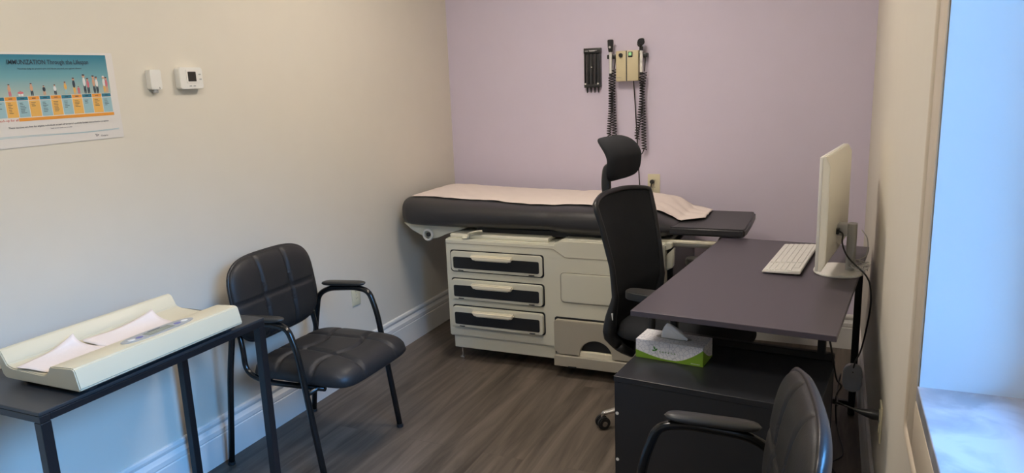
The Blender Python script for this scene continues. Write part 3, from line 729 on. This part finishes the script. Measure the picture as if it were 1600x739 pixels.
for y_, mi in ((-.095, 'whiteplastic'), (-.068, 'purplebtn'), (.068, 'purplebtn'), (.095, 'whiteplastic')):
    bm = B(); lp(bm, se(px_+.002, pc+y_, .009, .011, 2), .0015, .0032); obj('button', bm, M[mi], cpn)
bm = B(); lp(bm, [(px_-.022, pc-.022), (px_-.018, pc-.022), (px_-.018, pc+.022), (px_-.022, pc+.022)], .0018, .0024); obj('panel_print', bm, M['ink'], cpn)
# two paper towels lying in the tray
def towel(name, label, c, ang, w, h, lift):
    bm = B(); ca, sa = math.cos(ang), math.sin(ang)
    def f(u, v):
        x = (u-.5)*w; y = (v-.5)*h
        z = .003+.004*(1+math.sin(u*5+v*4))*.5+lift*((1-u)**3*(v)**3)+.010*max(0, (1-u)-.78)**1.0
        X = c[0]+x*ca-y*sa; Y = c[1]+x*sa+y*ca
        zt = .7655 if X > -2.04 else .7655+(-2.04-X)*1.0
        return (X, Y, zt+z)
    grid(bm, 16, 16, f); o = obj(name, bm, M['paper'], smooth=True)
    s_ = o.modifiers.new('s', 'SOLIDIFY'); s_.thickness = .0008; s_.offset = 1
    tag(o, label, 'paper towel', 'paper towels in the baby scale')
towel('paper_towel', 'white paper towel at the near end of the baby scale tray', (-1.980, 1.255, 0), .12, .118, .19, .024)
towel('paper_towel', 'white paper towel in the middle of the tray beside the control panel', (-1.978, 1.480, 0), -.06, .120, .24, .032)

# ------------------------------------------------------------------ guest armchairs
def guest_chair(label, loc, rz):
    t = thing('guest_armchair', label, 'chair', loc, rz, 'black guest armchairs with tubular frames')
    hw = .262
    for s in (-1, 1):
        y = s*hw; bm = B()
        pts = fillet([(.125, y, .012), (.080, y, .32), (.050, y, .53), (.015, y, .625), (-.050, y, .635), (-.20, y, .620), (-.262, y, .585), (-.30, y, .40), (-.352, y, .012)], .05, 6)
        tube(bm, pts, .0125, 12)
        f_ = obj('side_frame', bm, M['blackgloss'], t, smooth=True)
        for x_ in (.1265, -.353):
            bm = B(); cyl(bm, (x_, y, .008), .015, .016, bev=.002); obj('leg_cap', bm, M['black'], f_, auto=True)
        bm = B()
        def fa(i, j, y=y):
            a = 2*PI*i; v = j; x = -.235+.235*v; e_ = (1-abs(2*v-1)**6)**.5*.999+.001
            return (x, y+.025*e_*math.copysign(abs(math.cos(a))**.8, math.cos(a)), .651-(.215+x)*-.045*0+(x+.1)*.06+.011*e_*math.copysign(abs(math.sin(a))**.8, math.sin(a)))
        V = grid(bm, 20, 24, fa, close_u=True)
        bmesh.ops.remove_doubles(bm, verts=bm.verts, dist=1e-5)
        obj('arm_pad', bm, M['armpad'], t, smooth=True)
        # J-shaped back support running down and forward under the seat
        bm = B(); tube(bm, fillet([(-.300, s*.205, .60), (-.262, s*.218, .50), (-.258, s*.222, .40), (-.16, s*.222, .372), (.12, s*.21, .378)], .06, 6), .011, 10); obj('back_support', bm, M['blackgloss'], t, smooth=True)
    bm = B(); tube(bm, [(.085, -hw, .375), (.085, hw, .375)], .010, 8); obj('cross_bar', bm, M['blackgloss'], t, smooth=True); bm = B(); tube(bm, [(-.17, -.222, .372), (-.17, .222, .372)], .010, 8); obj('cross_bar', bm, M['blackgloss'], t, smooth=True)
    # seat
    bm = B()
    def ps(u, v, d):
        # u across (y), v along depth (x)
        x = v; z = .395+d+.012*math.cos((v+.0)*4)-.03*max(0, v-.17)**1*1.0
        return (x, u, z)
    def seam(u, v, w):
        c = 0
        for k in (-.085, .085):
            c = max(c, math.exp(-((u-k*(1+1.2*max(0, v)))/w)**2))
        for k in (-.075, .095):
            c = max(c, math.exp(-((v-k-.022*math.cos(u*18))/w)**2))
        return c
    pad(bm, .485, .485, .070, ps, n=64, exp=6, crease=.015, cw=.0075, back=.30, seamfn=seam)
    obj('seat', bm, M['leather'], t, smooth=True)
    # backrest
    bm = B(); BH, BW = .345, .490
    def pb(u, v, d):
        z = .675+v; x = -.262-.15*(v+.18)+d*.98 - .25*u*u*0 + .30*u*u
        return (x, u, z+d*.12)
    def bseam(u, v, w):
        c = 0
        for k in (-.078, .078): c = max(c, math.exp(-((u-k)/w)**2))
        c = max(c, math.exp(-((v+.002)/w)**2)); return c
    pad(bm, BW, BH, .045, pb, n=64, exp=3.7, crease=.013, cw=.0065, back=0.0, edge=4, seamfn=bseam)
    b_ = obj('backrest', bm, M['leather'], t, smooth=True)
    bm = B()
    pad(bm, BW+.010, BH+.010, .042, lambda u, v, d: pb(u, v, -d+.006), n=36, exp=3.7, back=.25, edge=3)
    obj('back_shell', bm, M['leathershell'], b_, smooth=True)
    return t
guest_chair('black tufted armchair standing between the side table and the examination table', (-1.842, 2.262, 0), 0)
guest_chair('black armchair beside the cabinet in the near right corner, seen from behind one side', (-.315, 1.425, 0), PI+.15)

# ------------------------------------------------------------------ desk with low cabinet
ang = math.radians(-6.0)
DO = Vector((-.575, 2.204, 0))
t = thing('desk', 'long dark rectangular desk along the right wall carrying the monitor', 'desk', DO, ang)
DL, DW = 1.218, .617
bm = B(); box(bm, 0, DW, 0, DL, .732, .750, .0015); obj('desktop', bm, M['desktop'], t)
bm = B(); q = .025
for x_ in (.045, .545):
    sqbar(bm, (x_, .33, .5515+.013), (x_, .33, .731), q)
sqbar(bm, (.02, .33, .5515+.0125), (.585, .33, .5515+.0125), q, .025); sqbar(bm, (.03, .33, .719), (.56, .33, .719), q)
obj('support_frame', bm, M['blackmetal'], t)
for x_ in (.03, .590):
    bm = B(); sqbar(bm, (x_, 1.165, 0), (x_, 1.165, .731), .028); obj('leg', bm, M['blackmetal'], t)
bm = B(); sqbar(bm, (.03, 1.165, .719), (.59, 1.165, .719), .024)
for x_ in (.05, .57): sqbar(bm, (x_, .33, .719), (x_, 1.165, .719), .022)
obj('under_frame', bm, M['blackmetal'], t)
bm = B(); sqbar(bm, (.03, 1.165, .05), (.59, 1.165, .05), .024); obj('foot_bar', bm, M['blackmetal'], t)

t = thing('storage_cabinet', 'low black cabinet under the near end of the desk with the tissue box on it', 'cabinet', (-.611, 2.121, 0), ang)
CWd, CDp, CH = .615, .425, .55
bm = B(); box(bm, 0, CWd, .003, CDp-.003, .532, .5505, .0012); obj('cabinet_top', bm, M['cabinet'], t)
bm = B(); box(bm, .002, CWd-.002, .006, .022, 0, .531, .001); box(bm, .002, CWd-.002, CDp-.022, CDp-.006, 0, .531, .001); box(bm, CWd-.018, CWd-.003, .0225, CDp-.0225, 0, .531, .001); box(bm, .02, CWd-.02, .0225, CDp-.0225, .04, .055)
obj('cabinet_body', bm, M['cabinet'], t)
bm = B(); box(bm, .0, .016, .024, CDp-.024, .012, .528, .001); dr_ = obj('door', bm, M['cabinet'], t)
bm = B(); tube(bm, fillet([(-.001, CDp*.3, .30), (-.022, CDp*.3, .30), (-.022, CDp*.3, .40), (-.001, CDp*.3, .40)], .008), .004, 8); obj('door_handle', bm, M['chrome'], dr_, smooth=True)
bm = B()
for z_ in (.422, .258): cyl(bm, (.011, .0045, z_), .0055, .003, 'y', bev=.001)
obj('screw_cap', bm, M['whiteplastic'], t, auto=True)

# tissue box
t = thing('tissue_box', 'white tissue carton with green swoosh and a raised tissue on the low cabinet', 'tissue box', (-.462, 2.352, .5507), math.radians(-7))
tw, td, th = .232, .112, .066
bm = B(); box(bm, -tw/2, tw/2, -td/2, td/2, 0, th, .0012, 1); obj('carton', bm, M['carton'], t)
bm = B()
pol = [(-tw/2, .001)]+[(-tw/2+tw*k/24, .001) for k in range(1, 25)]
topc = lambda s: (.024-.022*math.sin(min(1, s/.55)*PI/2)) if s < .55 else .002+.052*((s-.55)/.45)**1.8
N_ = 28; up_ = [(-tw/2+tw*(1-k/N_), .0005+max(.003, topc(1-k/N_))+.003) for k in range(N_+1)]
prism(bm, [(-tw/2, .0006), (tw/2, .0006)]+up_, -td/2-.0006, -td/2+.0004, 'xz')
up2 = [(td/2-td*k/16, .0006+.004+(.052)*(k/16)**1.6) for k in range(17)]
prism(bm, [(-td/2, .0006), (td/2, .0006)]+up2, tw/2-.0004, tw/2+.0006, 'yz')
obj('green_print', bm, M['green'], t)
bm = B(); prism(bm, se(0, 0, .062, .020, 2.3), th-.001, th+.0006, 'xy'); obj('tissue_opening', bm, M['greyplastic'], t)
text('carton_print', 'g a r d e n i a'[:13].replace('g a r d e n i', 'cerane'), .056, .006, M['leaf'], t, (-.030, -td/2-.0009, .030), (1, 0, 0), (0, 0, 1)) if False else text('carton_print', 'c e r a n e', .056, .0055, M['leaf'], t, (-.032, -td/2-.0009, .0285), (1, 0, 0), (0, 0, 1))
text('carton_print', 'tissues', .030, .0035, M['whiteink'], t, (.076, -td/2-.0009, .006), (1, 0, 0), (0, 0, 1))
bm = B()
def leafm(cx, cz, a_, l_):
    pts = []
    for k in range(12):
        th_ = 2*PI*k/12; x_ = l_/2*math.cos(th_); z_ = l_*.25*math.sin(th_)*(1-.4*math.cos(th_)); pts.append((cx+x_*math.cos(a_)-z_*math.sin(a_), cz+x_*math.sin(a_)+z_*math.cos(a_)))
    prism(bm, pts, -td/2-.0008, -td/2-.0002, 'xz')
leafm(-.050, .043, 1.9, .011); leafm(-.043, .037, .7, .012); leafm(-.052, .033, .1, .010)
obj('leaf_print', bm, M['leaf'], t)
bm = B()
# tissue: folded sheet rising to a rounded point, one long fold sloping to the right
def tis(u, v):
    a = 2*PI*u; k = (1-v**1.3)
    x = -.018+(.026 if math.cos(a) < 0 else .062)*math.cos(a)*max(k, .0)**.75-.004*v
    y = .013*math.sin(a)*max(k, 0)**.5+.004*math.sin(3*a+v*2)*k
    return (x, y, th+.0008+.049*v**.85*(1+.04*math.sin(a*2))+.003*math.sin(a*4)*v*k)
grid(bm, 48, 18, tis, close_u=True); bmesh.ops.remove_doubles(bm, verts=bm.verts, dist=1e-5)
def tis2(u, v):     # rolled front fold from the peak down to the right
    c = Vector((-.020+.070*u, -.010-.004*math.sin(u*3), th+.048-.044*u**1.1)); a = 2*PI*v; r_ = .0085*(1-.55*u)*(min(1, (u+.02)*9))**.5
    return c+Vector((math.sin(a)*r_*.6, math.cos(a)*r_*.6, math.sin(a)*r_))
V_ = grid(bm, 20, 12, tis2)
obj('tissue', bm, M['tissue'], t, smooth=True)

# ------------------------------------------------------------------ monitor, keyboard, cables on the desk
mz = .7505
t = thing('monitor', 'white flat computer monitor on a round foot seen from behind its side', 'monitor', (.048, 2.90, mz), math.radians(-8))
# local y runs along the screen, screen faces -x
bm = B(); prism(bm, se(0.0, -.01, .088, .105, 2.3, 48), 0, .010, 'xy', bev=.003); obj('stand_foot', bm, M['whiteplastic'], t, auto=True)
bm = B(); prism(bm, rrect(.020, .052, -.024, .024, .012), .0095, .185, 'xy', bev=.002); obj('stand_neck', bm, M['silver'], t, auto=True)
bm = B(); box(bm, -.020, .024, -.030, .030, .140, .182, .004); obj('mount_arm', bm, M['silver'], t, auto=True)
x0_ = -.036
mh0, mh1, mw = .058, .455, .270
bm = B()
# tapered rear shell
prism(bm, [(x0_-.0, mh0), (x0_, mh1), (x0_+.010, mh1), (x0_+.024, mh1-.03), (x0_+.024, mh0+.03), (x0_+.010, mh0)], -mw+.0, mw, 'xz', bev=.0025)
obj('display_shell', bm, M['monitorwhite'], t, auto=True)
bm = B(); box(bm, x0_-.010, x0_, -mw, mw, mh0, mh1, .002); bz = obj('bezel', bm, M['whiteplastic'], t, auto=True)
bm = B(); box(bm, x0_-.0112, x0_-.0095, -mw+.012, mw-.012, mh0+.02, mh1-.012); obj('screen', bm, M['darklcd'], bz)
bm = B(); box(bm, x0_+.022, x0_+.034, -.055, -.030, .150, .172, .003); obj('cable_connector', bm, M['black'], t)
bm = B(); tube(bm, catmull([(x0_+.034, -.042, .160), (x0_+.046, -.045, .150), (x0_+.047, -.048, .115), (x0_+.070, -.062, .070), (.085, -.085, .028), (.104, -.088, .006), (.116, -.085, -.03), (.118, -.07, -.12), (.085, .08, -.32), (.050, .25, -.44), (.036, .33, -.502)], 8), .0032, 8); obj('monitor_cable', bm, M['cord'], t, smooth=True)

# cable tangle behind the monitor
t = None
bm = B()
rnd = random.Random(3)
pts = []
for k in range(46):
    a = k*.62; rr = .035+.012*math.sin(k*1.7); pts.append((.112+rr*math.cos(a)*.8, 2.872+rr*1.25*math.sin(a), mz+.014+.010*abs(math.sin(k*.9))+.0005*k))
pts = [p_ for p_ in pts if True]
pts += [(.135, 2.95, .80), (.140, 2.97, .86), (.118, 2.96, .90)]
tube(bm, catmull([(min(p_[0], .160), p_[1], p_[2]) for p_ in pts], 5), .0019, 6)
cb_ = obj('cable_bundle', bm, M['whitecord'], smooth=True); tag(cb_, 'tangle of thin white cables on the foot behind the monitor', 'cable')

# keyboard
t = thing('keyboard', 'flat white keyboard lying in front of the monitor on the desk', 'keyboard', (-.127, 3.025, mz), math.radians(-6))
bm = B(); prism(bm, [(-.068, .004), (.068, .008), (.068, .020), (-.068, .011)], -.245, .245, 'xz', bev=.002); obj('keyboard_body', bm, M['whiteplastic'], t, auto=True)
bm = B()
for xx in (-.05, .05):
    for yy in (-.22, .22): cyl(bm, (xx, yy, .003), .006, .006, seg=12)
obj('foot', bm, M['greyplastic'], t)
rows = [(-.054, [4, 3, 3, 14, 3, 3, 3, 3]), (-.034, [6]+[2.2]*10+[7]), (-.014, [5]+[2.2]*11+[4]), (.006, [4]+[2.2]*12+[3.5]), (.026, [2.2]*13+[5]), (.048, [2.4]*14)]
zk = lambda x: .011+(x+.068)/.136*.009
tot_y = .345
for x_, ws in rows:
    tot = sum(ws); y_ = .235
    for w_ in ws:
        ww = tot_y*w_/tot; bm = B()
        box(bm, x_-.0080, x_+.0080, y_-ww+.0012, y_-.0012, zk(x_)-.0005, zk(x_)+.003, .0006, 1); obj('key', bm, M['whiteplastic'], t); y_ -= ww
    y_ = -.120
    for q_ in range(6):
        if x_ == .048 and q_ > 3: continue
        bm = B(); yy0 = y_-.019; box(bm, x_-.0080, x_+.0080, yy0+.0012, y_-.0012, zk(x_)-.0005, zk(x_)+.003, .0006, 1); obj('key', bm, M['whiteplastic'], t); y_ -= .0196

# hub clipped under the desk corner, its cable, adapter on the desk leg and wall plug
t = thing('power_hub', 'small black cable hub under the near right corner of the desk', 'hub', (-.002, 2.245, .7295))
bm = B(); prism(bm, se(0, 0, .026, .017, 3), -.018, -.0005, 'xy', bev=.003); obj('hub_body', bm, M['black'], t, auto=True)
bm = B(); prism(bm, se(0, 0, .0265, .0175, 3), -.008, -.006, 'xy'); obj('hub_stripe', bm, M['greyplastic'], t)
lw = Vector((.575-.0, 0, 0))
c6, s6 = math.cos(ang), math.sin(ang)
legx, legy = DO.x+.590*c6-1.165*s6*-1*-1, DO.y+.590*s6+1.165*c6
legx = DO.x+.590*c6-1.165*s6
t = thing('power_adapter', 'grey oval power adapter hanging on the rear right desk leg', 'power adapter', (legx-.004, legy-.0175, .185))
bm = B(); prism(bm, se(0, 0, .040, .062, 2.5, 40), -.030, -.0002, 'xz', bev=.008, seg=3); obj('adapter_body', bm, M['adapter'], t, auto=True)
bm = B(); cyl(bm, (0, -.0305, .030), .003, .001, 'y'); obj('adapter_mark', bm, M['darkgrey'], t)
t = thing('electrical_plug', 'black plug with cable in the outlet on the right wall', 'plug', (W-.0085, 2.303, .456))
bm = B(); tube(bm, [(0, 0, 0), (-.016, 0, 0), (-.030, .001, .001), (-.052, .004, .003), (-.070, .010, .005)], [.0165, .0165, .013, .008, .0045], 14); obj('plug_body', bm, M['black'], t, auto=True)
bm = B(); tube(bm, catmull([(-.070, .010, .005), (-.100, .020, .010), (-.118, .10, -.02), (-.105, .45, -.18), (-.10, .80, -.27), (-.088, .925, -.245)], 8), .0035, 8); obj('plug_cable', bm, M['cord'], t, smooth=True)
bm = B(); tube(bm, catmull([(.018, 2.245, .716), (.028, 2.25, .67), (.050, 2.45, .50), (.075, 2.8, .33), (.065, 3.05, .18), (.072, 3.16, .03), (.080, 3.10, .006), (.098, 2.9, .006), (.055, 2.80, .006), (.092, 2.66, .006), (.072, 2.45, .006), (.115, 2.32, .006), (.10, 2.15, .006)], 10), .003, 8)
c_ = obj('power_cable', bm, M['cord'], smooth=True); tag(c_, 'thin black cable falling from the desk corner and winding along the floor', 'cable')

# ------------------------------------------------------------------ office chair
t = thing('office_chair', 'black high-back mesh office chair with headrest pushed up to the desk', 'office chair', (-.556, 2.922, 0), math.radians(-12))
# star base with casters
for k in range(5):
    a = math.radians(212+72*k); ca, sa = math.cos(a), math.sin(a); bm = B()
    pts = [(ca*r_, sa*r_, z_) for r_, z_ in ((.03, .118), (.12, .112), (.22, .098), (.29, .078), (.322, .070))]
    tube(bm, catmull(pts, 4), [.022-.010*i/16 for i in range(17)], 10, flat=(1, .75)); lg = obj('base_leg', bm, M['chrome'], t, smooth=True)
    bm = B(); P0 = Vector((ca*.322, sa*.322, 0)); tn = Vector((-sa, ca, 0))
    sp = random.Random(k).uniform(-.5, .5) if k else .35
    ax_ = Vector((math.cos(a+PI/2+sp), math.sin(a+PI/2+sp), 0))
    for s_ in (-1, 1):
        tt = bmesh.new(); bmesh.ops.create_cone(tt, cap_ends=True, segments=28, radius1=.028, radius2=.028, depth=.020)
        bmesh.ops.bevel(tt, geom=[e_ for e_ in tt.edges if abs(e_.verts[0].co.z-e_.verts[1].co.z) < 1e-6], offset=.005, segments=2, affect='EDGES')
        add(bm, tt, 0, Matrix.Translation(P0+Vector((0, 0, .0285))+ax_*s_*.014) @ Vector((0, 0, 1)).rotation_difference(ax_).to_matrix().to_4x4())
    cyl(bm, (P0.x, P0.y, .052), .008, .036, mat_i=1)
    tt = bmesh.new(); bmesh.ops.create_cone(tt, cap_ends=True, segments=20, radius1=.012, radius2=.012, depth=.052); add(bm, tt, 1, Matrix.Translation(P0+Vector((0, 0, .0285))) @ Vector((0, 0, 1)).rotation_difference(ax_).to_matrix().to_4x4())
    obj('caster', bm, [M['black'], M['chrome']], lg, auto=True)
bm = B(); cyl(bm, (0, 0, .125), .034, .05, bev=.004, mat_i=0); cyl(bm, (0, 0, .25), .025, .22, mat_i=1); cyl(bm, (0, 0, .37), .016, .08, mat_i=0); obj('gas_lift', bm, [M['chrome'], M['black']], t, auto=True)
bm = B(); box(bm, -.12, .10, -.09, .09, .395, .425, .008); sqbar(bm, (-.10, 0, .41), (-.235, 0, .43), .05, .02); obj('seat_mechanism', bm, M['black'], t, auto=True)
bm = B()
pad(bm, .50, .51, .065, lambda u, v, d: (v+.035, u, .452+d+.012*math.cos(v*5)-(0 if v < .18 else (v-.18)*.5)+.25*u*u*.3), n=32, exp=4, back=.45, edge=5)
obj('seat', bm, M['fabric'], t, smooth=True)
# back: curved mesh panel in a frame
def bprof(z):      # x of the back surface centreline against height
    pts = [(.36, -.17), (.40, -.215), (.46, -.250), (.54, -.240), (.62, -.222), (.75, -.235), (.90, -.268), (1.04, -.308)]
    if z <= pts[0][0]: return pts[0][1]
    for a_, b_ in zip(pts, pts[1:]):
        if z <= b_[0]:
            t_ = (z-a_[0])/(b_[0]-a_[0]); return a_[1]+(b_[1]-a_[1])*t_
    return pts[-1][1]
def bhw(z):        # half width against height
    pts = [(.36, .15), (.40, .20), (.46, .232), (.60, .225), (.75, .228), (.90, .242), (1.0, .250), (1.04, .240)]
    for a_, b_ in zip(pts, pts[1:]):
        if z <= b_[0]:
            t_ = (z-a_[0])/(b_[0]-a_[0]); return a_[1]+(b_[1]-a_[1])*t_
    return pts[-1][1]
def topz(u): return 1.000+.022*(1-abs(u)**3)
def bs(u, v, off=0):
    uu = -1+2*u; z = .37+(topz(uu)-.37)*v; w = bhw(min(z, 1.03)); x = bprof(z)+.045*uu*uu+off
    if z > .98: w *= 1-.10*((z-.98)/.06)**2*(1 if abs(uu) > .9 else .6)
    return Vector((x, uu*w, z))
bm = B(); grid(bm, 24, 40, lambda u, v: bs(u, v)); o_ = obj('back_mesh', bm, M['mesh'], t, smooth=True)
s_ = o_.modifiers.new('s', 'SOLIDIFY'); s_.thickness = .006; s_.offset = 0
loop = [bs(0, v/30) for v in range(0, 31)]+[bs(k/20, 1) for k in range(1, 20)]+[bs(1, 1-v/30) for v in range(0, 31)]+[bs(1-k/20, 0) for k in range(1, 20)]
loop = loop[2:]+loop[:3]
bm = B(); rr = []
for p_ in loop:
    z_ = p_.z; rr.append(.012+.016*math.exp(-((z_-.48)/.11)**2) if True else .012)
tube(bm, loop, rr, 12, flat=(1, 1)); bf_ = obj('back_frame', bm, M['black'], t, smooth=True)
bm = B(); tube(bm, catmull([(-.19, 0, .415), (-.285, 0, .44), (-.285, 0, .60), (-.290, 0, .78), (-.318, 0, .95), (-.335, 0, 1.03), (-.332, 0, 1.095), (-.320, 0, 1.118), (-.275, 0, 1.120)], 6), .015, 10, flat=(1, 1.5)); sp_ = obj('back_spine', bm, M['black'], t, smooth=True)
bm = B(); cyl(bm, (-.300, -.022, 1.118), .006, .006, 'y'); obj('headrest_bolt', bm, M['steel'], sp_)
bm = B(); box(bm, -.186, -.178, -.2475, -.243, .530, .560, .001); obj('fabric_tag', bm, M['whiteplastic'], bf_)
# headrest: curved pad
bm = B()
def hr(u, v, d):
    s_ = v/.092       # -1..1 over height
    x = -.262-.062*max(0, s_+.05)**1.9+.008*min(0, s_)+.45*u*u
    tk = d*(1-.45*max(0, s_)**2) if d > 0 else d
    return (x+tk*.92, u, 1.163+v*.98+tk*(.15+.5*max(0, s_)))
pad(bm, .290, .184, .042, hr, n=36, exp=4.2, back=.18, edge=4)
obj('headrest', bm, M['fabric'], t, smooth=True)
for s in (-1, 1):
    bm = B(); tube(bm, fillet([(.0, s*.20, .415), (.01, s*.290, .42), (.015, s*.297, .50), (.02, s*.297, .655)], .04), .014, 10, flat=(1, 1.3)); ar_ = obj('arm_bracket', bm, M['black'], t, smooth=True)
    bm = B(); prism(bm, se(.035, s*.297, .125, .040, 3.2, 40), .655, .688, 'xy', bev=.010, seg=3); obj('armrest_pad', bm, M['armpad'], t, auto=True)
